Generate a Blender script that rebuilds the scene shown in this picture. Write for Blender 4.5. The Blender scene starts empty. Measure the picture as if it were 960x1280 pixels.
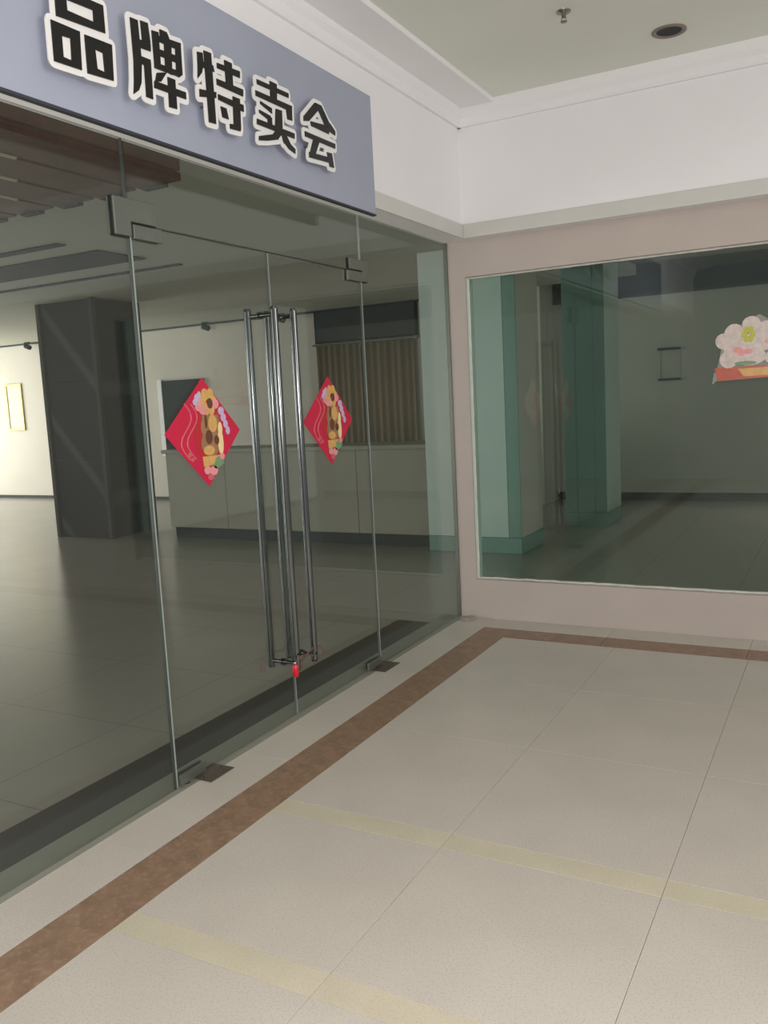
import bpy, bmesh, math, random
from mathutils import Vector, Matrix
random.seed(4)
S = bpy.context.scene
COL = S.collection

# ---------------------------------------------------------------- camera
cam_d = bpy.data.cameras.new('camera'); cam = bpy.data.objects.new('camera', cam_d); COL.objects.link(cam)
cam_d.sensor_fit = 'VERTICAL'; cam_d.sensor_height = 36.0; cam_d.lens = 36.0*1076.1/1280.0
cam_d.clip_start = 0.02; cam_d.clip_end = 200
RT = Vector((0.8793445, 0.4734904, -0.0505968)); UP = Vector((-0.0169403, 0.1372927, 0.9903857)); FW = Vector((-0.4758847, 0.8700331, -0.1287487))
CAM = Vector((2.3067, -5.3128, 1.5))
cam.matrix_world = Matrix(((RT.x, UP.x, -FW.x, CAM.x), (RT.y, UP.y, -FW.y, CAM.y), (RT.z, UP.z, -FW.z, CAM.z), (0, 0, 0, 1)))
S.camera = cam

# ---------------------------------------------------------------- light
W = bpy.data.worlds.new('world'); S.world = W; W.use_nodes = True
W.node_tree.nodes['Background'].inputs[0].default_value = (0.97, 1.0, 0.99, 1)
W.node_tree.nodes['Background'].inputs[1].default_value = 0.36
S.view_settings.view_transform = 'Standard'; S.view_settings.look = 'None'
S.view_settings.exposure = 0.0; S.view_settings.gamma = 1.0; S.view_settings.use_curve_mapping = False

def light(name, kind, loc, power, col=(1, 1, 1), target=None, size=None, size_y=None, radius=None):
    d = bpy.data.lights.new(name, kind); o = bpy.data.objects.new(name, d); COL.objects.link(o)
    d.energy = power; d.color = col; o.location = loc
    if kind == 'AREA':
        d.shape = 'RECTANGLE'; d.size = size; d.size_y = size_y
    if radius is not None: d.shadow_soft_size = radius
    if target is not None:
        o.rotation_euler = (Vector(target)-Vector(loc)).to_track_quat('-Z', 'Y').to_euler()
    return o
# the phone's own flash, a finger's width from the lens
light('phone_flash', 'POINT', CAM + UP*0.035 - RT*0.012 - FW*0.01, 205, (1.0, 0.955, 0.955), radius=0.012)
# added fill panel for hall ambient, set right so the glass doesn't mirror it
light('hall_fill', 'AREA', (8.8, -3.6, 2.7), 150, (1.0, 0.98, 0.97), (0.0, -1.6, 2.5), 3.6, 2.6)
# daylight entering the shop through its far side windows
light('shop_window_daylight', 'AREA', (-13.6, 3.4, 1.5), 310, (1.0, 0.98, 0.97), (-8.0, 3.9, 1.2), 3.4, 2.2)

# added fill panel, unseen at the left, that brightens the shop interior
light('shop_fill', 'AREA', (-9.2, -8.7, 1.43), 330, (1.0, 0.98, 0.95), (-8.0, 2.0, 1.43), 8.0, 2.8)
# added weak fill panel that lifts the room behind the display window
light('back_room_fill', 'AREA', (5.05, 3.2, 1.5), 24, (1.0, 0.98, 0.96), (0.0, 3.2, 1.5), 5.8, 2.9)

# ---------------------------------------------------------------- helpers
class MB:
    def __init__(s): s.v = []; s.f = []; s.sm = []
    def add(s, vs, fs, smooth=False):
        n = len(s.v); s.v += [tuple(p) for p in vs]; s.f += [[i+n for i in q] for q in fs]; s.sm += [smooth]*len(fs); return s
    def box(s, x0, x1, y0, y1, z0, z1):
        return s.add([(x0,y0,z0),(x1,y0,z0),(x1,y1,z0),(x0,y1,z0),(x0,y0,z1),(x1,y0,z1),(x1,y1,z1),(x0,y1,z1)],
                     [(0,3,2,1),(4,5,6,7),(0,1,5,4),(1,2,6,5),(2,3,7,6),(3,0,4,7)])
    def prism(s, pts, axis, a, b):
        """convex/simple outline pts (two coords) extruded along axis (0,1,2) from a to b"""
        def P(p, t):
            return (t, p[0], p[1]) if axis == 0 else (p[0], t, p[1]) if axis == 1 else (p[0], p[1], t)
        n = len(pts)
        ar = sum(pts[i][0]*pts[(i+1) % n][1]-pts[(i+1) % n][0]*pts[i][1] for i in range(n))
        if (ar < 0) != (axis == 1): pts = pts[::-1]
        return s.add([P(p, a) for p in pts]+[P(p, b) for p in pts],
                     [tuple(range(n))[::-1], tuple(range(n, 2*n))]+[(i, (i+1) % n, n+(i+1) % n, n+i) for i in range(n)])
    def tube(s, pts, r, n=14, caps=True):
        pts = [Vector(p) for p in pts]; rings = []
        for i, p in enumerate(pts):
            d = (pts[min(i+1, len(pts)-1)]-pts[max(i-1, 0)]).normalized()
            a = d.cross(Vector((0.13, 0.31, 0.94))) if abs(d.z) < .9 else d.cross(Vector((1, 0, 0)))
            a.normalize(); b = d.cross(a); rr = r[i] if isinstance(r, (list, tuple)) else r
            rings.append([p+(a*math.cos(2*math.pi*k/n)+b*math.sin(2*math.pi*k/n))*rr for k in range(n)])
        vs = [v for q in rings for v in q]
        fs = [(i*n+k, i*n+(k+1) % n, (i+1)*n+(k+1) % n, (i+1)*n+k) for i in range(len(pts)-1) for k in range(n)]
        s.add(vs, fs, True)
        if caps: s.add(rings[0], [tuple(range(n))[::-1]]); s.add(rings[-1], [tuple(range(n))])
        return s
    def lathe(s, c, prof, n=24):
        """prof: (radius, z) list around vertical axis through c"""
        vs = [(c[0]+r*math.cos(2*math.pi*k/n), c[1]+r*math.sin(2*math.pi*k/n), c[2]+z) for r, z in prof for k in range(n)]
        return s.add(vs, [(i*n+k, i*n+(k+1) % n, (i+1)*n+(k+1) % n, (i+1)*n+k) for i in range(len(prof)-1) for k in range(n)], True)
    def build(s, name, mat, parent=None, bevel=0):
        me = bpy.data.meshes.new(name); me.from_pydata(s.v, [], s.f); me.polygons.foreach_set('use_smooth', s.sm); me.update()
        bm = bmesh.new(); bm.from_mesh(me); bmesh.ops.recalc_face_normals(bm, faces=bm.faces); bm.to_mesh(me); bm.free()
        me.materials.append(mat)
        o = bpy.data.objects.new(name, me); COL.objects.link(o)
        if parent: o.parent = parent; o.matrix_parent_inverse = Matrix.Translation(-parent.location)
        if bevel:
            m = o.modifiers.new('bevel', 'BEVEL'); m.width = bevel; m.segments = 2; m.limit_method = 'ANGLE'
        return o
def hull(pts):
    pts = sorted(set((round(a, 5), round(b, 5)) for a, b in pts)); lo = []; hi = []
    for L, seq in ((lo, pts), (hi, pts[::-1])):
        for p in seq:
            while len(L) > 1 and (L[-1][0]-L[-2][0])*(p[1]-L[-2][1])-(L[-1][1]-L[-2][1])*(p[0]-L[-2][0]) <= 0: L.pop()
            L.append(p)
    return lo[:-1]+hi[:-1]
def grow(pts, r, n=12):
    return hull([(a+r*math.cos(2*math.pi*k/n), b+r*math.sin(2*math.pi*k/n)) for a, b in pts for k in range(n)])
def ell(cy, cz, ry, rz, n=20, rot=0.0):
    return [(cy+ry*math.cos(t)*math.cos(rot)-rz*math.sin(t)*math.sin(rot), cz+ry*math.cos(t)*math.sin(rot)+rz*math.sin(t)*math.cos(rot)) for t in [2*math.pi*k/n for k in range(n)]]
def tag(o, label=None, cat=None, group=None, kind=None):
    if label: o['label'] = label
    if cat: o['category'] = cat
    if group: o['group'] = group
    if kind: o['kind'] = kind
    return o
def empty(name, loc, label=None, cat=None, group=None, kind=None):
    o = bpy.data.objects.new(name, None); COL.objects.link(o); o.location = loc; o.empty_display_size = .1
    return tag(o, label, cat, group, kind)

# ---------------------------------------------------------------- materials
def lin(c):
    return tuple(((v/255.0)/12.92 if v/255.0 <= .04045 else ((v/255.0+.055)/1.055)**2.4) for v in c)+(1,)
def mat(name, col, rough=.6, metal=0, spec=.5, var=.0, scale=6, bump=0, bscale=60, speck=None, speck_scale=300, speck_amt=.35):
    m = bpy.data.materials.new(name); m.use_nodes = True; nt = m.node_tree; b = nt.nodes['Principled BSDF']
    b.inputs['Roughness'].default_value = rough; b.inputs['Metallic'].default_value = metal; b.inputs['Specular IOR Level'].default_value = spec
    base = lin(col); tc = nt.nodes.new('ShaderNodeTexCoord')
    nz = nt.nodes.new('ShaderNodeTexNoise'); nz.inputs['Scale'].default_value = scale; nz.inputs['Detail'].default_value = 5
    nt.links.new(tc.outputs['Object'], nz.inputs['Vector'])
    rmp = nt.nodes.new('ShaderNodeMapRange'); rmp.inputs[1].default_value = .3; rmp.inputs[2].default_value = .7
    rmp.inputs[3].default_value = 1-var; rmp.inputs[4].default_value = 1+var
    nt.links.new(nz.outputs['Fac'], rmp.inputs[0])
    mx = nt.nodes.new('ShaderNodeVectorMath'); mx.operation = 'SCALE'; mx.inputs[0].default_value = base[:3]
    nt.links.new(rmp.outputs[0], mx.inputs['Scale']); out = mx.outputs[0]
    if speck:
        n2 = nt.nodes.new('ShaderNodeTexNoise'); n2.inputs['Scale'].default_value = speck_scale; n2.inputs['Detail'].default_value = 3
        nt.links.new(tc.outputs['Object'], n2.inputs['Vector'])
        r2 = nt.nodes.new('ShaderNodeMapRange'); r2.inputs[1].default_value = .52; r2.inputs[2].default_value = .66; r2.inputs[4].default_value = speck_amt
        nt.links.new(n2.outputs['Fac'], r2.inputs[0])
        mm = nt.nodes.new('ShaderNodeMix'); mm.data_type = 'RGBA'; nt.links.new(r2.outputs[0], mm.inputs[0])
        nt.links.new(out, mm.inputs[6]); mm.inputs[7].default_value = lin(speck); out = mm.outputs[2]
    nt.links.new(out, b.inputs['Base Color'])
    if bump:
        n3 = nt.nodes.new('ShaderNodeTexNoise'); n3.inputs['Scale'].default_value = bscale; nt.links.new(tc.outputs['Object'], n3.inputs['Vector'])
        bp = nt.nodes.new('ShaderNodeBump'); bp.inputs['Strength'].default_value = bump; bp.inputs['Distance'].default_value = .01
        nt.links.new(n3.outputs['Fac'], bp.inputs['Height']); nt.links.new(bp.outputs[0], b.inputs['Normal'])
    return m
def glass(name, tint, rough=.0, dust=.06, dustcol=(150, 160, 150)):
    """thin architectural glass: tinted see-through + fresnel mirror + a film of dust"""
    m = bpy.data.materials.new(name); m.use_nodes = True; nt = m.node_tree; nt.nodes.clear()
    out = nt.nodes.new('ShaderNodeOutputMaterial'); tr = nt.nodes.new('ShaderNodeBsdfTransparent'); tr.inputs[0].default_value = (*tint, 1)
    gl = nt.nodes.new('ShaderNodeBsdfGlossy'); gl.inputs['Roughness'].default_value = rough; gl.inputs[0].default_value = (.93, 1, .97, 1)
    lw = nt.nodes.new('ShaderNodeLayerWeight'); lw.inputs[0].default_value = .5
    pw = nt.nodes.new('ShaderNodeMath'); pw.operation = 'POWER'; nt.links.new(lw.outputs['Facing'], pw.inputs[0]); pw.inputs[1].default_value = 5
    fr = nt.nodes.new('ShaderNodeMath'); fr.operation = 'MULTIPLY_ADD'; nt.links.new(pw.outputs[0], fr.inputs[0]); fr.inputs[1].default_value = .96; fr.inputs[2].default_value = .04
    a = nt.nodes.new('ShaderNodeMixShader'); nt.links.new(fr.outputs[0], a.inputs[0]); nt.links.new(tr.outputs[0], a.inputs[1]); nt.links.new(gl.outputs[0], a.inputs[2])
    df = nt.nodes.new('ShaderNodeBsdfDiffuse'); df.inputs[0].default_value = lin(dustcol)
    nz = nt.nodes.new('ShaderNodeTexNoise'); nz.inputs['Scale'].default_value = 1.3; nz.inputs['Detail'].default_value = 6
    tc = nt.nodes.new('ShaderNodeTexCoord'); nt.links.new(tc.outputs['Object'], nz.inputs['Vector'])
    mr = nt.nodes.new('ShaderNodeMapRange'); mr.inputs[1].default_value = .3; mr.inputs[2].default_value = .75; mr.inputs[3].default_value = dust*.6; mr.inputs[4].default_value = dust*1.4
    nt.links.new(nz.outputs['Fac'], mr.inputs[0])
    b = nt.nodes.new('ShaderNodeMixShader'); nt.links.new(mr.outputs[0], b.inputs[0]); nt.links.new(a.outputs[0], b.inputs[1]); nt.links.new(df.outputs[0], b.inputs[2])
    nt.links.new(b.outputs[0], out.inputs[0]); return m

M = dict(
  tile=mat('pale_terrazzo_tile', (196, 189, 179), .32, spec=.4, var=.04, scale=3, speck=(150, 142, 130), speck_scale=160, speck_amt=.35),
  band=mat('yellow_beige_stone', (199, 191, 170), .34, spec=.4, var=.05, scale=5, speck=(160, 148, 118), speck_scale=160, speck_amt=.3),
  brown=mat('brown_marble', (140, 114, 94), .34, spec=.4, var=.2, scale=14, speck=(172, 146, 122), speck_scale=45, speck_amt=.4),
  grout=mat('dark_grout', (164, 156, 145), .9),
  sill=mat('green_grey_sill_stone', (140, 140, 128), .4, var=.05, scale=8),
  black_sill=mat('black_granite_threshold', (26, 27, 28), .55, var=.2, scale=60),
  white=mat('white_paint', (240, 238, 239), .75, var=.02, scale=2, bump=.05),
  lipw=mat('white_gloss_trim', (206, 204, 198), .35, var=.02),
  ceil=mat('corridor_ceiling_paint', (226, 228, 218), .85, var=.03, scale=1.5),
  walltile=mat('pinkish_grey_wall', (188, 176, 168), .6, var=.03, scale=3, bump=.04),
  seal=mat('white_sealant', (205, 205, 198), .6, var=.1, scale=20, bump=.3),
  sign=mat('blue_grey_sign_panel', (160, 165, 182), .5, var=.04, scale=2),
  signedge=mat('sign_edge_dark', (52, 54, 62), .6),
  black=mat('black_acrylic', (14, 13, 14), .3),
  letterw=mat('white_acrylic', (236, 234, 232), .4),
  steel=mat('brushed_steel', (112, 114, 113), .16, 1, var=.02, scale=40),
  patch=mat('satin_steel_fitting', (122, 126, 118), .35, .7, var=.05, scale=30),
  steeldark=mat('dull_floor_plate', (112, 104, 94), .5, .6, var=.15, scale=30),
  rubber=mat('dark_rubber', (36, 40, 38), .7),
  edge=mat('polished_glass_edge', (158, 166, 160), .3),
  darkedge=mat('dark_glass_joint', (58, 68, 62), .4),
  cream=mat('cream_wall_paint', (206, 200, 186), .8, var=.03, scale=1.2),
  inceil=mat('shop_ceiling_paint', (188, 188, 172), .85, var=.03, scale=1.5),
  darkpaint=mat('dark_paint', (40, 42, 44), .7),
  counter=mat('counter_laminate', (160, 156, 140), .6, var=.03),
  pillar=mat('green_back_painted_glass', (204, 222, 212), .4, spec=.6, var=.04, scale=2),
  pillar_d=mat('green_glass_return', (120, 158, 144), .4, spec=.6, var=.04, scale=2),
  wood=mat('brown_wood', (104, 70, 56), .55, var=.2, scale=9),
  pale=mat('pale_reveal', (196, 190, 168), .6),
  curtain=mat('brown_curtain_cloth', (128, 108, 84), .9, var=.08, scale=20),
  gold=mat('gold_frame', (196, 168, 92), .35, .3),
  paper=mat('cream_paper', (226, 220, 196), .8),
  red=mat('sticker_red', (200, 28, 66), .35, var=.03), red2=mat('sticker_dark_red', (186, 40, 50), .4),
  yellow=mat('sticker_gold', (212, 166, 98), .4, var=.1, scale=40), tan=mat('sticker_tan', (156, 118, 84), .4, var=.12, scale=30),
  pink=mat('sticker_pink', (224, 150, 150), .4, var=.1, scale=40), brownp=mat('sticker_brown', (104, 62, 44), .45),
  lilac=mat('sticker_lilac', (196, 176, 206), .4, var=.1, scale=50), leaf=mat('sticker_green', (120, 150, 110), .4, var=.1, scale=40),
  cream2=mat('sticker_cream', (240, 212, 160), .4), line=mat('sticker_pale_line', (206, 96, 108), .4),
  film=glass('clear_film', (.93, .95, .94), .05, .25, (215, 212, 205)),
  orange=mat('sticker_orange_red', (186, 92, 66), .35, var=.12, scale=40), blossom=mat('sticker_pale_pink', (206, 190, 182), .35, var=.12, scale=40),
  lime=mat('sticker_lime', (186, 184, 70), .4, var=.1, scale=50),
  lockred=mat('red_plastic', (210, 30, 50), .25), cable=mat('clear_red_cable', (110, 78, 76), .3),
  cement=mat('cement', (150, 140, 132), .9, var=.15, scale=60, bump=.5),
  lamp=mat('unlit_lamp_dark', (130, 116, 108), .5), chrome=mat('sprinkler_metal', (150, 146, 138), .3, .9),
  board=mat('black_wall_board', (16, 16, 20), .8, spec=.2),
  glass=glass('clear_greenish_glass', (.868, .885, .878), 0, .022), glass2=glass('display_window_glass', (.83, .89, .865), 0, .02),
)
def floor_shop_mat():
    m = mat('shop_floor_polished_tile', (162, 158, 147), .22, spec=.5, var=.04, scale=2); nt = m.node_tree; b = nt.nodes['Principled BSDF']
    old = b.inputs['Base Color'].links[0].from_socket
    tc = nt.nodes.new('ShaderNodeTexCoord'); br = nt.nodes.new('ShaderNodeTexBrick'); br.offset = 0
    br.inputs['Color1'].default_value = br.inputs['Color2'].default_value = (1, 1, 1, 1); br.inputs['Mortar'].default_value = (.72, .72, .72, 1)
    br.inputs['Scale'].default_value = 1; br.inputs['Mortar Size'].default_value = .004; br.inputs['Brick Width'].default_value = .8; br.inputs['Row Height'].default_value = .8
    nt.links.new(tc.outputs['Object'], br.inputs['Vector'])
    mm = nt.nodes.new('ShaderNodeMix'); mm.data_type = 'RGBA'; mm.blend_type = 'MULTIPLY'; mm.inputs[0].default_value = 1
    nt.links.new(old, mm.inputs[6]); nt.links.new(br.outputs[0], mm.inputs[7]); nt.links.new(mm.outputs[2], b.inputs['Base Color']); return m
M['shopfloor'] = floor_shop_mat()
def marble_black():  # pale diagonal streaks are reflections on the polished column, painted into its colour
    m = mat('black_marble_painted_reflections', (12, 16, 26), .5, spec=.2, var=.15, scale=8); nt = m.node_tree; b = nt.nodes['Principled BSDF']
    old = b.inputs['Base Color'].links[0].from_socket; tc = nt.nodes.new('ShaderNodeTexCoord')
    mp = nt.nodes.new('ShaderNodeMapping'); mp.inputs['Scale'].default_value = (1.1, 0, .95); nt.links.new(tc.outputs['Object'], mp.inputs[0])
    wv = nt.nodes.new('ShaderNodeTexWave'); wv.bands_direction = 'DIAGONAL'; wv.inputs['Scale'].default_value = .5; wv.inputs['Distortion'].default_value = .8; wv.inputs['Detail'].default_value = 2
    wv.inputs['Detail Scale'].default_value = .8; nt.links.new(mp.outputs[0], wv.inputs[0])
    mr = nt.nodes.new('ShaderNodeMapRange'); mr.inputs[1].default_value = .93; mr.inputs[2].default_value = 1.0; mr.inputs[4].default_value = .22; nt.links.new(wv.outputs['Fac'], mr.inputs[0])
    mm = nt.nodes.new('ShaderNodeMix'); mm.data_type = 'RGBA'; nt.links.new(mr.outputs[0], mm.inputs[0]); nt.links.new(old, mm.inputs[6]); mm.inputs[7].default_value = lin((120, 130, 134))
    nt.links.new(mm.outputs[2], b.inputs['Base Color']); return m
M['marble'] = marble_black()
GLYPHS = [
  [[(-3.321,2.784), (-3.126,2.792), (-3.171,2.762), (-3.278,2.756)], [(-3.126,2.792), (-3.126,2.708), (-3.172,2.727), (-3.171,2.762)], [(-3.126,2.708), (-3.323,2.694), (-3.278,2.725), (-3.172,2.727)], [(-3.323,2.694), (-3.321,2.784), (-3.278,2.756), (-3.278,2.725)], [(-3.346,2.676), (-3.235,2.678), (-3.275,2.645), (-3.309,2.642)], [(-3.235,2.678), (-3.240,2.563), (-3.278,2.580), (-3.275,2.645)], [(-3.240,2.563), (-3.347,2.558), (-3.310,2.581), (-3.278,2.580)], [(-3.347,2.558), (-3.346,2.676), (-3.309,2.642), (-3.310,2.581)], [(-3.216,2.676), (-3.102,2.681), (-3.144,2.643), (-3.177,2.644)], [(-3.102,2.681), (-3.107,2.569), (-3.143,2.585), (-3.144,2.643)], [(-3.107,2.569), (-3.217,2.561), (-3.174,2.587), (-3.143,2.585)], [(-3.217,2.561), (-3.216,2.676), (-3.177,2.644), (-3.174,2.587)]],
  [[(-3.007,2.798), (-2.972,2.800), (-2.968,2.675), (-3.006,2.664)], [(-3.006,2.664), (-2.968,2.675), (-2.978,2.600), (-3.012,2.597)], [(-3.012,2.597), (-2.978,2.600), (-2.993,2.572), (-3.019,2.553)], [(-2.959,2.804), (-2.924,2.807), (-2.918,2.745), (-2.957,2.741)], [(-2.975,2.740), (-2.918,2.743), (-2.920,2.717), (-2.976,2.713)], [(-2.981,2.687), (-2.924,2.689), (-2.927,2.663), (-2.982,2.662)], [(-2.957,2.667), (-2.924,2.682), (-2.927,2.560), (-2.959,2.560)], [(-2.866,2.807), (-2.831,2.808), (-2.819,2.788), (-2.867,2.782)], [(-2.907,2.790), (-2.874,2.794), (-2.875,2.672), (-2.906,2.670)], [(-2.790,2.791), (-2.762,2.793), (-2.764,2.686), (-2.785,2.672), (-2.796,2.677)], [(-2.848,2.785), (-2.812,2.784), (-2.819,2.670), (-2.852,2.673)], [(-2.906,2.780), (-2.761,2.794), (-2.764,2.767), (-2.906,2.762)], [(-2.904,2.737), (-2.764,2.745), (-2.766,2.720), (-2.906,2.715)], [(-2.906,2.688), (-2.765,2.695), (-2.780,2.674), (-2.907,2.668)], [(-2.898,2.655), (-2.847,2.671), (-2.880,2.631), (-2.909,2.623)], [(-2.913,2.625), (-2.753,2.630), (-2.754,2.606), (-2.916,2.601)], [(-2.844,2.657), (-2.806,2.658), (-2.807,2.559), (-2.847,2.556)]],
  [[(-2.672,2.794), (-2.642,2.799), (-2.640,2.762), (-2.674,2.740)], [(-2.673,2.749), (-2.640,2.762), (-2.653,2.727), (-2.679,2.700)], [(-2.634,2.810), (-2.592,2.813), (-2.591,2.561), (-2.632,2.558)], [(-2.646,2.769), (-2.585,2.772), (-2.579,2.750), (-2.646,2.747)], [(-2.674,2.664), (-2.577,2.679), (-2.580,2.657), (-2.675,2.637)], [(-2.560,2.789), (-2.420,2.799), (-2.423,2.773), (-2.560,2.770)], [(-2.514,2.813), (-2.469,2.814), (-2.470,2.721), (-2.512,2.721)], [(-2.569,2.730), (-2.407,2.735), (-2.410,2.708), (-2.569,2.708)], [(-2.566,2.675), (-2.411,2.676), (-2.412,2.650), (-2.567,2.655)], [(-2.476,2.692), (-2.433,2.693), (-2.438,2.578), (-2.482,2.574)], [(-2.506,2.583), (-2.436,2.594), (-2.442,2.570), (-2.506,2.565)], [(-2.556,2.634), (-2.522,2.635), (-2.512,2.597), (-2.549,2.596)]],
  [[(-2.310,2.802), (-2.086,2.808), (-2.087,2.789), (-2.309,2.783)], [(-2.219,2.821), (-2.170,2.821), (-2.176,2.749), (-2.221,2.753)], [(-2.323,2.756), (-2.064,2.762), (-2.070,2.737), (-2.323,2.735)], [(-2.111,2.750), (-2.067,2.754), (-2.069,2.701), (-2.105,2.699)], [(-2.295,2.722), (-2.217,2.714), (-2.217,2.693), (-2.296,2.711)], [(-2.307,2.686), (-2.230,2.681), (-2.224,2.657), (-2.306,2.674)], [(-2.188,2.720), (-2.144,2.723), (-2.149,2.623), (-2.206,2.609)], [(-2.325,2.647), (-2.058,2.652), (-2.060,2.630), (-2.328,2.625)], [(-2.204,2.626), (-2.154,2.628), (-2.187,2.598), (-2.233,2.600)], [(-2.319,2.582), (-2.197,2.618), (-2.181,2.599), (-2.258,2.577), (-2.321,2.564)], [(-2.160,2.630), (-2.119,2.627), (-2.094,2.602), (-2.141,2.592)], [(-2.151,2.603), (-2.106,2.606), (-2.059,2.587), (-2.061,2.568), (-2.106,2.577)], [(-2.253,2.675), (-2.221,2.676), (-2.222,2.644), (-2.250,2.647)]],
  [[(-1.883,2.822), (-1.842,2.808), (-1.936,2.733), (-1.978,2.724), (-1.976,2.744), (-1.925,2.775)], [(-1.877,2.826), (-1.824,2.827), (-1.752,2.756), (-1.804,2.749)], [(-1.802,2.766), (-1.757,2.767), (-1.714,2.742), (-1.716,2.723), (-1.768,2.729)], [(-1.923,2.736), (-1.798,2.749), (-1.767,2.736), (-1.772,2.716), (-1.919,2.717)], [(-1.974,2.682), (-1.720,2.685), (-1.722,2.663), (-1.974,2.660)], [(-1.907,2.664), (-1.854,2.670), (-1.899,2.599), (-1.949,2.585)], [(-1.948,2.601), (-1.774,2.613), (-1.777,2.589), (-1.950,2.577)], [(-1.798,2.632), (-1.755,2.635), (-1.742,2.574), (-1.779,2.572)]],
]

# ================================================================ SETTING
XE, YS = 5.2, -9.0                    # how far the corridor goes on beyond the frame
GX0, GX1 = -0.0485, -0.0365           # shopfront glass, 12 mm
ZC, ZI, YB, YR, ZR = 3.28, 2.87, 5.8, 6.4, 3.08   # corridor ceiling, shop ceiling, back walls, right room ceiling
XS = -14.5

# corridor floor: a bed of grout with every slab laid on it
fl = MB().box(-.01, XE, YS, 0, -.12, -.004).build('floor', M['grout'])
tag(fl, 'pale speckled corridor floor with a brown marble border stripe', kind='structure')
_slab = {}
def slab(name, m, x0, x1, y0, y1, gap=.0008):
    k = (name, round(x1-x0, 3), round(y1-y0, 3))
    if k not in _slab:
        hx, hy = (x1-x0)/2-gap, (y1-y0)/2-gap; c = .0006
        mb = MB(); vs = []
        for z, i in ((-.006, 0), (-c, 0), (0, c)):
            vs += [(-hx+i, -hy+i, z), (hx-i, -hy+i, z), (hx-i, hy-i, z), (-hx+i, hy-i, z)]
        mb.add(vs, [(j*4+q, j*4+(q+1) % 4, j*4+4+(q+1) % 4, j*4+4+q) for j in range(2) for q in range(4)]+[(8, 9, 10, 11)])
        o = mb.build(name, m); _slab[k] = o.data
    else:
        o = bpy.data.objects.new(name, _slab[k]); COL.objects.link(o)
    o.location = ((x0+x1)/2, (y0+y1)/2, 0); o.parent = fl; return o
xs = [.42, 1.115, 1.835, 2.555, 3.275, 3.995, 4.715, XE]
rows = [(-.41, -1.19, 0), (-1.19, -1.97, 0), (-1.97, -2.76, 0), (-2.76, -2.86, 1), (-2.86, -3.56, 0), (-3.56, -3.66, 1), (-3.66, -4.38, 0), (-4.38, -4.48, 1),
        (-4.48, -5.2, 0), (-5.2, -5.3, 1), (-5.3, -6.1, 0), (-6.1, -6.9, 0), (-6.9, -7.7, 0), (-7.7, -8.5, 0), (-8.5, YS, 0)]
for a, b in zip(xs, xs[1:]):
    for y1, y0, k in rows:
        slab('band_tile' if k else 'floor_tile', M['band'] if k else M['tile'], a, b, y0, y1)
yy = 0.0
for i in range(11):                   # margin and stripe beside the glass
    y1, y0 = (-.22 if i == 0 else yy), max(YS, -.82*(i+1))
    slab('margin_slab', M['tile'], -.01, .22, y0, y1)
    if i: slab('stripe_slab', M['brown'], .22, .42, y0, y1)
    yy = y0
slab('margin_slab', M['tile'], -.01, .22, -.22, 0)
xx = .22
for i in range(7):                    # margin and stripe beside the right wall
    x1 = min(XE, xx+.8) if i < 6 else XE
    slab('margin_slab', M['tile'], xx, x1, -.215, 0)
    if i: slab('stripe_slab', M['brown'], xx, x1, -.41, -.215)
    xx = x1
# mitred corner of the stripe: two slabs cut at 45 degrees
for pts in ([(.2212, -.2162), (.4188, -.4062), (.4188, -.4088), (.4188, -.8188), (.2212, -.8188)], [(.223, -.2162), (1.0188, -.2162), (1.0188, -.4088), (.421, -.4088)]):
    MB().prism(hull(pts), 2, -.006, 0).build('stripe_slab', M['brown'], fl)

tag(MB().box(XS, -.01, YS, YR+.1, -.12, -.006).build('floor', M['shopfloor']), 'dim polished tile floor inside the shop', kind='structure')
tag(MB().box(-.01, XE, .12, YR+.1, -.12, -.006).build('floor', M['shopfloor']), 'dark tile floor of the room behind the display window', kind='structure')
th = tag(MB().box(-.17, -.01, YS, -.0, -.0062, .0005).build('trim_1', M['sill']), 'grey green stone strip under the shopfront glass', kind='structure')
MB().box(-.41, -.171, YS, -.22, -.0062, .0006).build('threshold_slab', M['black_sill'], th)

# corridor ceiling, bulkheads and crown strips
tag(MB().box(.11, XE, YS, -.08, ZC, ZC+.1).build('ceiling', M['ceil']), 'pale grey green corridor ceiling', kind='structure')
tag(MB().box(-.06, .11, YS, 0, 2.49, ZC+.1).build('wall_left', M['white']), 'white bulkhead above the shopfront glass, behind the sign', kind='structure')
rw = MB()
rw.box(-.06, .087, 0, .12, -.1, 2.49); rw.box(.087, 2.95, 0, .12, -.1, .265); rw.box(.087, 2.95, 0, .12, 2.262, 2.49); rw.box(2.95, XE, 0, .12, -.1, 2.49)
rw = tag(rw.build('wall_right', M['walltile']), 'pinkish grey wall around the display window', kind='structure')
MB().box(.11, XE, -.08, .12, 2.49, ZC+.1).build('bulkhead', M['white'], rw)
tag(MB().box(.11, .124, YS, -.08, 2.488, 2.575).build('trim_2', M['lipw'], bevel=.004), 'white lip along the bulkhead edge over the glass shopfront', kind='structure')
tag(MB().box(.124, XE, -.094, -.08, 2.488, 2.575).build('trim_3', M['lipw'], bevel=.004), 'white lip along the bulkhead edge over the display window', kind='structure')
def crown(name, along, label):
    prof = [(0, 3.155), (.02, 3.155), (.028, 3.17), (.028, 3.2), (.05, 3.225), (.05, ZC), (0, ZC)]
    mb = MB()
    if along == 'y': mb.prism([(.11+a, z) for a, z in prof], 1, YS, -.08)
    else: mb.prism([(-.08-a, z) for a, z in prof], 0, .11, XE)
    return tag(mb.build(name, M['white']), label, kind='structure')
crown('trim_4', 'y', 'stepped white crown strip over the sign'); crown('trim_5', 'x', 'stepped white crown strip over the display window')
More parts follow.
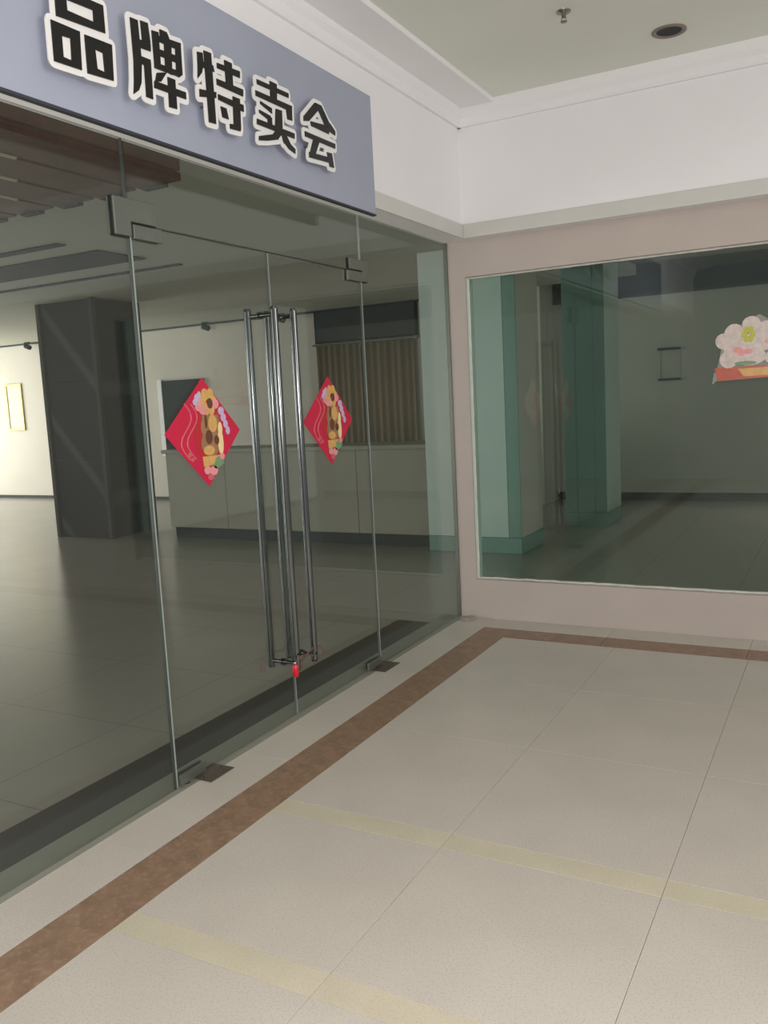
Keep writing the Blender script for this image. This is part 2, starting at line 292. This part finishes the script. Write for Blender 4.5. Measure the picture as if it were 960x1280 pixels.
tag(MB().box(.11, .37, YS, -.13, 3.255, ZC+.02).build('trim_6', M['white'], bevel=.006), 'flat white ceiling border beside the sign wall', kind='structure')

# shop and back room shell
tag(MB().box(XS, -.06, YS, YB, ZI, ZI+.12).build('ceiling', M['inceil']), 'grey suspended ceiling inside the dark shop', kind='structure')
tag(MB().box(-1.3, XE, .12, YR, ZR, ZR+.12).build('ceiling', M['inceil']), 'dim ceiling of the room behind the display window', kind='structure')
tag(MB().box(XS, -1.3, YB, YB+.12, -.1, ZI+.1).build('wall_back', M['cream']), 'cream wall at the far end of the shop', kind='structure')
tag(MB().box(-1.3, XE, YR, YR+.12, -.1, ZR+.1).build('wall_back', M['cream']), 'grey looking wall at the back of the room behind the display window', kind='structure')
tag(MB().box(-1.42, -1.3, YB+.12, YR, -.1, ZR+.1).build('wall_return', M['cream']), 'short return between the two back walls, behind the green pillar', kind='structure')
tag(MB().box(XE-.1, XE, .12, YR, -.1, ZR).build('wall_side', M['cream']), 'side wall of the room behind the display window', kind='structure')
tag(MB().box(-1.298, XE-.1, YR-.015, YR, -.006, .1).build('baseboard_back', M['darkpaint']), 'dark baseboard of the room behind the display window', kind='structure')
tag(MB().box(XS, -1.42, YB-.015, YB, -.006, .05).build('baseboard_back', M['darkpaint']), 'thin dark baseboard of the cream shop wall', kind='structure')
tag(MB().box(XS, -1.42, YB-.03, YB, ZI-.03, ZI).build('trim_7', M['darkpaint']), 'thin dark line where the shop ceiling meets the cream wall', kind='structure')

# ---------------------------------------------------------------- shopfront glass
def pane(name, y0, y1, z0, z1, parent, m='glass'):
    return MB().box(GX0, GX1, y0, y1, z0, z1).build(name, M[m], parent)
YL, YM, YRt, ZT = -2.86, -2.005, -1.155, 2.19      # door edges and head joint
def panel(name, label):
    return empty(name, (GX0, 0, 0), label, kind='structure')
p = panel('window_2', 'fixed glass panel of the shopfront left of the doors')
pane('glass_pane', -5.2, YL-.006, .003, 2.489, p)
MB().box(GX0, GX1, YL-.0058, YL-.001, .003, ZT).build('edge_seal', M['edge'], p); MB().box(GX0-.001, GX1+.001, YL-.0088, YL-.0062, .003, 2.489).build('edge_line', M['darkedge'], p)
pane('glass_pane', -8.0, -5.206, .003, 2.489, p)
p = panel('window_3', 'fixed glass panel over the double glass door')
pane('glass_pane', YL+.003, YRt-.003, ZT+.004, 2.489, p)
MB().box(GX0-.001, GX1+.001, YL, YRt, ZT+.0005, ZT+.0045).build('edge_line', M['darkedge'], p)
p = panel('window_4', 'fixed glass panel between the door and the wall corner')
pane('glass_pane', YRt+.006, .0, .003, 2.489, p)
MB().box(GX0, GX1, YRt+.001, YRt+.0055, .003, 2.489).build('edge_seal', M['edge'], p)
MB().box(GX0-.008, GX1+.006, -.012, -.0005, .003, 2.489).build('wall_channel', M['patch'], p)

def patch_L(parent, pts):
    for a, b in ((GX1+.002, GX1+.012), (GX0-.012, GX0-.002)): MB().prism(pts, 0, a, b).build('patch_fitting', M['patch'], parent, bevel=.002)
    cy = sum(q[0] for q in pts)/len(pts); gp = [(q[0]+(.003 if q[0] > cy else -.003), q[1]+(.003 if q[1] > ZT+.02 else -.004)) for q in pts]
    for a, b in ((GX1, GX1+.0019), (GX0-.0019, GX0)): MB().prism(gp, 0, a, b).build('gasket', M['rubber'], parent)
def door(name, y0, y1, yh, hinge, label):
    d = empty(name, (GX0, hinge, 0), label, kind='structure')
    pane('glass_leaf', y0+.003, y1-.003, .012, ZT-.004, d)
    e = y0 if hinge == y0 else y1; s = 1 if hinge == y0 else -1
    MB().box(GX0, GX1, *sorted((e+s*.0005, e+s*.003)), .012, ZT-.004).build('polished_edge', M['edge'], d)
    m_ = y1 if hinge == y0 else y0
    MB().box(GX0, GX1, *sorted((m_-s*.0005, m_-s*.003)), .012, ZT-.004).build('polished_edge', M['edge'], d)
    for xc, lab in ((.032, 'outer steel tube'), (-.117, 'inner steel tube')):
        h = MB().tube([(xc, yh, z) for z in (.262, .27, .275, .28, 1.92, 1.927, 1.932, 1.94)], [.013]+[.0165]*6+[.013], 24).build('pull_handle', M['steel'], d)
        tag(h, lab)
        for z in (.295, 1.905):
            a, b = sorted((xc, GX1 if xc > 0 else GX0))
            MB().tube([(a, yh, z), (b, yh, z)], .009, 14).build('standoff', M['steel'], h)
            w = GX1 if xc > 0 else GX0-.006
            MB().tube([(w, yh, z), (w+.006, yh, z)], .017, 16).build('washer', M['steel'], h)
    # bottom patch on the hinge side and top patch at the head
    for a, b in ((GX1, GX1+.014), (GX0-.014, GX0)):
        MB().prism(grow([(e+s*.012, .02), (e+s*.155, .02), (e+s*.155, .05), (e+s*.012, .05)], .006, 8), 0, a, b).build('bottom_patch', M['patch'], d, bevel=.002)
        MB().box(a, b, *sorted((e+s*.004, e+s*.155)), ZT-.055, ZT-.004).build('top_patch', M['patch'], d, bevel=.002)
    MB().tube([(-.0425, e+s*.06, 0), (-.0425, e+s*.06, .014)], .012, 12).build('pivot_pin', M['steel'], d)
    return d
door('door_1', YL, YM, -2.08, YL, 'left frameless glass door leaf with a long steel tube handle')
door('door_2', YM, YRt, -1.93, YRt, 'right frameless glass door leaf with a long steel tube handle')
# overpanel fittings: L shaped plates that wrap the door corners
ov = [o for o in bpy.data.objects if o.name == 'window_3'][0]
patch_L(ov, [(YL-.085, ZT+.085), (YL-.0845, ZT-.05), (YL-.004, ZT-.05), (YL-.004, ZT+.004), (YL+.13, ZT+.004), (YL+.13, ZT+.085)][::1])
patch_L(ov, [(YRt+.06, ZT+.06), (YRt+.06, ZT-.05), (YRt+.004, ZT-.05), (YRt+.004, ZT+.004), (YRt-.13, ZT+.004), (YRt-.13, ZT+.06)])

for y0, y1, lab in ((-2.76, -2.61, 'dull steel floor spring cover under the left door hinge'), (-1.27, -1.09, 'dull dark floor spring cover under the right door hinge')):
    e = empty('floor_spring_cover', (0, (y0+y1)/2, .0008), lab, 'floor plate', 'door floor springs')
    MB().box(-.066, .05, y0, y1, .0008, .0045).build('cover_plate', M['steeldark'], e, bevel=.001)
    for yy in (y0+.02, y1-.02): MB().lathe((-.008, yy, .0045), [(0, .0012), (.004, .0012), (.005, 0)], 10).build('screw', M['steel'], e)

# ---------------------------------------------------------------- display window in the right wall
w1 = empty('window_1', (1.5, .05, .265), 'large frameless display window in the pinkish wall', kind='structure')
MB().box(.088, 2.949, .045, .057, .266, 2.261).build('glass_pane', M['glass2'], w1)
def bead(pts):
    r = [.006+.0025*random.random() for _ in pts]; MB().tube(pts, r, 8).build('sealant_bead', M['seal'], w1)
n = 60
bead([(.09+2.855*i/n, .038+.003*random.random(), .269+.004*random.random()) for i in range(n+1)])
bead([(.092+.001*random.random(), .039, .27+1.985*i/40) for i in range(41)])
bead([(.09+2.855*i/n, .039, 2.257) for i in range(n+1)])
MB().box(.0875, .0895, .02, .11, .266, 2.26).build('edge_strip', M['pillar'], w1)

# ================================================================ THINGS OUTSIDE
sg = empty('shop_sign', (.11, -3.2, 2.445), 'blue grey shop sign with five black characters outlined in white above the glass door', 'sign')
MB().box(.126, .146, -6.2, -1.285, 2.445, 3.02).build('panel', M['sign'], sg, bevel=.002)
MB().box(.1245, .1255, -6.2, -1.288, 2.438, 3.015).build('back_frame', M['signedge'], sg)
MB().box(.1255, .1475, -6.2, -1.284, 2.436, 2.4445).build('bottom_edge', M['signedge'], sg)
NAMES = 5
for g in GLYPHS:
    face = MB(); back = MB()
    for k, poly in enumerate(g):
        face.prism(hull(poly), 0, .1812, .185+.00004*k); back.prism(grow(poly, .018), 0, .176, .1808+.00003*k)
    f = face.build('character', M['black'], sg); tag(f, 'black character face'); b = back.build('outline', M['letterw'], f); tag(b, 'white character outline')
    ys = [q[0] for p in g for q in p]; zs = [q[1] for p in g for q in p]
    for y in (min(ys)+.05, max(ys)-.05):
        for z in (min(zs)+.06, max(zs)-.06): MB().tube([(.146, y, z), (.177, y, z)], .004, 8).build('mounting_pin', M['patch'], f)

def sticker(cy, cz, label):
    o = empty('festive_sticker', (GX1, cy, cz), label, 'sticker', 'red diamond stickers on the glass doors')
    x = GX1+.0004; hw, hh = .236, .224
    def P(name, polys, m, lay):
        for i, q in enumerate(polys): MB().prism(hull([(cy+a, cz+b) for a, b in q]), 0, x+.0008*lay+.00008*i, x+.0008*(lay+1)-.0001+.00008*i).build(name, M[m], o)
    P('diamond', [[(-hw, .004), (.01, hh), (hw, 0), (.008, -hh)]], 'red', 0)
    P('inner_field', [ell(.03, .0, .095, .125)], 'red2', 1)
    for dx, rr in ((-.11, .13), (-.075, .125)):
        pts = [(cy+dx+.035*math.sin(t*2.2), cz+.12-t*.075) for t in [i*.2 for i in range(16)]]
        MB().tube([(x+.0018, a, b) for a, b in pts], .0038, 6).build('cord_line', M['line'], o)
    P('flower', [ell(.034*math.cos(a)+.035, .034*math.sin(a)+.125, .022, .026, 14) for a in [i*math.pi/3 for i in range(6)]], 'yellow', 2)
    P('flower_petals', [ell(-.022, .106, .026, .02, 12), ell(.0, .09, .024, .018, 12), ell(.08, .115, .022, .02, 12)], 'pink', 3)
    P('flower_eye', [ell(.045, .118, .018, .022, 12)], 'brownp', 4)
    P('blossom_sprig', [ell(-.033, .14, .016, .02, 10), ell(-.045, .125, .016, .014, 10), ell(-.018, .155, .012, .014, 10)], 'lilac', 3)
    P('blossom_trail', [ell(.115+.012*i, .085-.028*i, .02-.002*i, .018, 10) for i in range(4)], 'lilac', 2)
    P('vase', [ell(.042, .02, .062, .06), ell(.035, -.045, .06, .055), [(-.01, .07), (.095, .07), (.09, -.08), (-.01, -.08)]], 'tan', 2)
    P('vase_relief', [ell(.055, .035, .028, .036), ell(.02, -.075, .035, .02)], 'yellow', 3)
    P('vase_dark', [ell(.025, -.02, .022, .03, 12), ell(.072, -.035, .016, .02, 12), ell(.012, .045, .008, .03, 10)], 'brownp', 4)
    P('gold_rim', [ell(.098, -.045, .018, .055, 14), ell(.1, .01, .014, .03, 12)], 'cream2', 3)
    P('gold_band', [[(-.025, -.098), (.09, -.098), (.08, -.135), (-.02, -.14)]], 'yellow', 3)
    P('coin', [ell(.0, -.155, .022, .018, 12), ell(.04, -.16, .026, .02, 12), ell(.1, -.105, .016, .014, 10)], 'pink', 4)
    P('leaf', [ell(.08, -.125, .03, .022, 12), ell(.06, -.14, .02, .014, 10)], 'leaf', 4)
    P('bud', [ell(-.1, -.085, .011, .01, 10), ell(-.085, -.105, .01, .009, 10), ell(.02, -.185, .02, .014, 10)], 'line', 2)
    return o
sticker(-2.535, 1.405, 'red diamond festive sticker with gold vase on the left glass door')
sticker(-1.565, 1.41, 'red diamond festive sticker with gold vase on the right glass door')

fs = empty('flower_sticker', (1.8, .045, 1.66), 'glossy cut out sticker of pale blossoms over an orange red band on the display window', 'sticker')
cx, cz, yp = 1.79, 1.66, .0446
def Q(name, polys, m, lay):
    for i, q in enumerate(polys): MB().prism(hull([(cx+a, cz+b) for a, b in q]), 1, yp-.0008*(lay+1)+.0001-.00008*i, yp-.0008*lay-.00008*i).build(name, M[m], fs)
Q('clear_backing', [grow([(-.17, -.12), (.2, -.12), (.2, .1), (.05, .2), (-.12, .1)], .012), [(-.2, -.17), (-.13, -.1), (-.19, -.1)]], 'film', 0)
Q('basket_band', [[(-.185, -.075), (.2, -.07), (.2, -.135), (-.17, -.15)]], 'orange', 1)
Q('band_gold', [[(-.06, -.085), (.16, -.082), (.17, -.125), (-.03, -.13)]], 'yellow', 2)
Q('blossom', [ell(-.14, .075, .042, .045, 14), ell(-.08, .11, .055, .06, 14), ell(.01, .16, .05, .045, 14), ell(.09, .12, .06, .055, 14), ell(.17, .1, .045, .05, 14), ell(-.07, .03, .07, .05, 14), ell(.04, .06, .08, .06, 14), ell(.15, .03, .06, .05, 14), ell(-.11, -.03, .05, .05, 14), ell(.0, -.02, .09, .05, 14), ell(.14, -.03, .06, .045, 14)], 'blossom', 1)
Q('blossom_heart', [ell(-.06, .02, .03, .018, 10), ell(-.01, .01, .03, .016, 10), ell(-.045, .0, .02, .015, 10), ell(.1, .06, .02, .016, 10)], 'pink', 2)
Q('lime_flower', [ell(-.005+.022*math.cos(a), .105+.03*math.sin(a), .016, .02, 10) for a in [i*math.pi/3 for i in range(6)]], 'lime', 2)
Q('leaf', [ell(.165, .05, .03, .018, 10), ell(.17, -.01, .02, .016, 10), ell(-.02, -.055, .06, .012, 12)], 'leaf', 2)
Q('bronze_petal', [ell(.175, .13, .03, .026, 10), ell(.16, .0, .018, .03, 10)], 'tan', 3)

# red lock hanging on the foot of the handles
lk = empty('cable_lock', (.055, -2.14, .25), 'small red lock hanging at the foot of the steel door handles', 'lock')
MB().tube([(.056, -2.13, .247), (.056, -2.13, .253), (.056, -2.13, .302), (.056, -2.13, .308)], [.009, .0145, .0145, .009], 16).build('lock_body', M['lockred'], lk)
MB().lathe((.056, -2.13, .308), [(.009, 0), (.009, .012), (.004, .016), (0, .016)], 12).build('lock_neck', M['steel'], lk)
loop = [(.056+.018*math.sin(t), -2.005-.115*math.cos(t)*1.0, .315+.022*math.sin(t*2)) for t in [i*math.pi/12 for i in range(25)]]
MB().tube(loop, .004, 8).build('cable_loop', M['cable'], lk)

# downlight and sprinkler in the corridor ceiling, cement lump in the corner
dl = empty('downlight', (1.46, -.5, ZC), 'unlit recessed downlight in the corridor ceiling', 'light')
MB().lathe((1.46, -.5, ZC), [(.085, 0), (.085, -.006), (.07, -.008), (.062, -.002)], 32).build('rim', M['lamp'], dl)
MB().lathe((1.46, -.5, ZC), [(.062, -.002), (.05, -.001), (0, -.001)], 32).build('reflector', M['rubber'], dl)
sp = empty('sprinkler', (1.075, -1.04, ZC), 'small metal fire sprinkler on the corridor ceiling', 'sprinkler')
MB().lathe((1.075, -1.04, ZC), [(.035, 0), (.033, -.006), (.012, -.01), (.01, -.03), (0, -.03)], 20).build('escutcheon', M['chrome'], sp)
MB().lathe((1.075, -1.04, ZC), [(.0, -.046), (.016, -.046), (.016, -.049), (0, -.049)], 16).build('deflector', M['chrome'], sp)
for a in (0, math.pi): MB().tube([(1.075+.009*math.cos(a), -1.04, ZC-.028), (1.075+.013*math.cos(a), -1.04, ZC-.038), (1.075+.003*math.cos(a), -1.04, ZC-.047)], .002, 6).build('yoke_arm', M['chrome'], sp)
mb = MB(); rr = [[.05, .045, .03, .012], [0, .012, .02, .024]]
mb.lathe((.045, -.07, .0005), [(.055, 0), (.05, .01), (.03, .02), (.012, .025), (0, .025)], 14)
cl = mb.build('cement_lump', M['cement']); tag(cl, 'small lump of grey cement on the floor in the wall corner', 'cement')
for v in cl.data.vertices: v.co.x += .012*math.sin(v.co.y*90)*(v.co.z > .001); v.co.y += .01*math.sin(v.co.x*110)

# ================================================================ INSIDE THE SHOP
c = empty('black_column', (-6.02, 2.56, 0), 'square black marble column inside the shop beside the counter', 'column')
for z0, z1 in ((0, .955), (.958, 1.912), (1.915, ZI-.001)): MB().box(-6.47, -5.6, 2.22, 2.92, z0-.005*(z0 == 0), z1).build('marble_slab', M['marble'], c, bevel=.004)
for x, y in ((-5.585, 2.205), (-6.485, 2.205), (-5.585, 2.935)):
    MB().box(x-.03, x+.03, y-.03, y+.03, -.005, ZI-.001).build('corner_strip', M['darkpaint'], c, bevel=.006)
MB().box(-6.45, -5.62, 2.24, 2.9, -.005, ZI-.002).build('core', M['darkpaint'], c)

def green_pillar(x0, x1, y0, y1, z1, label, front, edge, side):
    o = empty('green_glass_pillar', ((x0+x1)/2, (y0+y1)/2, 0), label, 'pillar', 'green glass clad pillars in the shop')
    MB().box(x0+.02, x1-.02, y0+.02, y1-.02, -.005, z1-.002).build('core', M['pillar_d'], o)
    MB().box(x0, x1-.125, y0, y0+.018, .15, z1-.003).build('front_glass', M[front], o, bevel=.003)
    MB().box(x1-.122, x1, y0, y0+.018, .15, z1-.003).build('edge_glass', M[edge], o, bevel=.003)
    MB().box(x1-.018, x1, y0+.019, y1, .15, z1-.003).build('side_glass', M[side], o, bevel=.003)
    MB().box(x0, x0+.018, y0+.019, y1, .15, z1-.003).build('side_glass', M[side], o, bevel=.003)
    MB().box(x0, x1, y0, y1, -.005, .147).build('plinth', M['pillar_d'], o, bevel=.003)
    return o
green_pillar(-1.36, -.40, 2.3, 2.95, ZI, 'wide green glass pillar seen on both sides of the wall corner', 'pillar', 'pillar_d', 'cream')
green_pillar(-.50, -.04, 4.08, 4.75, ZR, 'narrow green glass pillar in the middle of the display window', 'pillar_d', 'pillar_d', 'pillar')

k = empty('service_counter', (-3.1, 2.7, 0), 'long pale grey green counter inside the shop behind the doors', 'counter')
MB().box(-4.85, -1.37, 2.46, 3.0, .12, 1.0).build('body', M['counter'], k)
for i in range(4): MB().box(-4.85+i*.87+.003, -4.85+(i+1)*.87-.003, 2.44, 2.459, .125, .998).build('front_panel', M['counter'], k, bevel=.002)
MB().box(-4.88, -1.37, 2.40, 3.04, 1.001, 1.045).build('top', M['counter'], k, bevel=.005)
MB().box(-4.83, -1.39, 2.5, 2.98, -.005, .119).build('kick_plate', M['darkpaint'], k)

f = empty('picture_frame', (-11.56, YB, 1.28), 'gold framed picture on the bright cream wall left of the column', 'picture')
x0, x1, z0, z1, t = -11.78, -11.34, 1.28, 2.15, .035
for a in ((x0, x1, z0, z0+t), (x0, x1, z1-t, z1), (x0, x0+t, z0+t, z1-t), (x1-t, x1, z0+t, z1-t)): MB().box(a[0], a[1], YB-.03, YB-.001, a[2], a[3]).build('frame_bar', M['gold'], f, bevel=.004)
MB().box(x0+t, x1-t, YB-.015, YB-.002, z0+t, z1-t).build('print', M['paper'], f)
f = empty('wall_screen', (-7.45, YB, .8), 'black screen on the cream wall between the column and the counter', 'screen')
MB().box(-7.85, -6.98, YB-.05, YB-.001, .75, 2.0).build('screen', M['board'], f, bevel=.006)
MB().box(-7.95, -7.86, YB-.06, YB-.001, .75, 2.02).build('side_trim', M['white'], f)
f = empty('dark_transom', (-3.9, YB, 2.4), 'dark panel over the brown curtain on the shop back wall', 'panel')
MB().box(-4.75, -3.1, YB-.04, YB-.031, 2.4, 2.84).build('panel', M['darkpaint'], f, bevel=.003)
MB().box(-4.78, -3.07, YB-.031, YB-.001, 2.38, 2.85).build('back_plate', M['board'], f)
f = empty('dark_header', (1.8, YR, 2.67), 'long black header band on the back wall behind the display window', 'panel')
MB().box(-1.29, XE-.11, YR-.06, YR-.001, 2.675, ZR-.005).build('panel', M['board'], f, bevel=.004)
MB().box(-1.29, XE-.11, YR-.07, YR-.061, 2.66, 2.69).build('lower_lip', M['darkpaint'], f)
cu = empty('brown_curtain', (-3.95, YB, .1), 'brown pleated curtain behind the counter under the dark panel', 'curtain')
for x0, x1 in ((-4.74, -3.98), (-3.93, -3.12)):
    nn = 60; vs = []; fs_ = []
    for i in range(nn+1):
        x = x0+(x1-x0)*i/nn; y = YB-.07-.009*math.sin(i*.75)-.006*math.sin(i*.31+1)
        vs += [(x, y, .06), (x, y, 2.34), (x, y+.004, .06), (x, y+.004, 2.34)]
        if i: j = 4*i; fs_ += [(j-4, j, j+1, j-3), (j-2, j-1, j+3, j+2), (j-3, j+1, j+3, j-1), (j-4, j-2, j+2, j)]
    MB().add(vs, fs_, True).build('curtain_drop', M['curtain'], cu)
MB().tube([(-4.8, YB-.07, 2.355), (-3.05, YB-.07, 2.355)], .014, 12).build('curtain_rod', M['patch'], cu)
for x in (-4.76, -3.09): MB().box(x-.01, x+.01, YB-.08, YB-.001, 2.34, 2.372).build('rod_bracket', M['patch'], cu)
sh = empty('wall_shelf', (.22, YR, 1.56), 'small two board wall shelf on the back wall behind the display window', 'shelf')
for z in (1.565, 1.955): MB().box(.09, .36, YR-.1, YR-.001, z, z+.028).build('shelf_board', M['darkpaint'], sh)
for x in (.1, .34): MB().box(x-.008, x+.008, YR-.03, YR-.002, 1.593, 1.955).build('upright', M['cream'], sh)

def spot(x, lab):
    o = empty('spotlight', (x, YB-.15, ZI), lab, 'spotlight', 'small spotlights along the shop ceiling')
    MB().box(x-.06, x+.06, YB-.17, YB-.13, ZI-.03, ZI-.001).build('mount', M['board'], o)
    MB().tube([(x, YB-.15, ZI-.03), (x, YB-.15, ZI-.06)], .012, 8).build('stem', M['board'], o)
    MB().tube([(x-.07, YB-.14, ZI-.06), (x-.06, YB-.14, ZI-.065), (x+.06, YB-.15, ZI-.1), (x+.07, YB-.15, ZI-.105)], [.03, .04, .045, .035], 14).build('head', M['board'], o)
spot(-10.9, 'black spotlight near the ceiling left of the black column'); spot(-6.75, 'black spotlight near the ceiling right of the black column'); spot(-5.3, 'black spotlight near the ceiling seen between the door handles')

wc = empty('wood_slat_canopy', (-2.4, -4, 2.7), 'brown wooden slat canopy under the shop ceiling at upper left', 'ceiling canopy')
proto = None
for i in range(9):
    x0 = -.82-.32*(i+1)
    for name, m, dims in (('wood_slat', 'wood', (x0+.03, x0+.315, -7.5, -1.63, 2.7, 2.74)), ('pale_strip', 'pale', (x0+.004, x0+.022, -7.5, min(-1.9, -2.42+.26*i), 2.694, 2.735)), ('slat_end', 'rubber', (x0+.05, x0+.2, -1.645, -1.6, 2.69, 2.76))):
        MB().box(*dims).build(name, M[m], wc)
MB().box(-3.72, -.8, -7.5, -1.66, 2.742, 2.862).build('carcass', M['wood'], wc)
sl = empty('ceiling_air_slot', (-6, .4, ZI), 'wide dark slot with two thin side slots in the shop ceiling', 'ceiling vent')
for y0, y1 in ((.12, .70), (-.30, -.20), (1.12, 1.19)):
    MB().box(-9.5, -3.28, y0, y1, ZI-.012, ZI-.001).build('slot_panel', M['board'], sl)
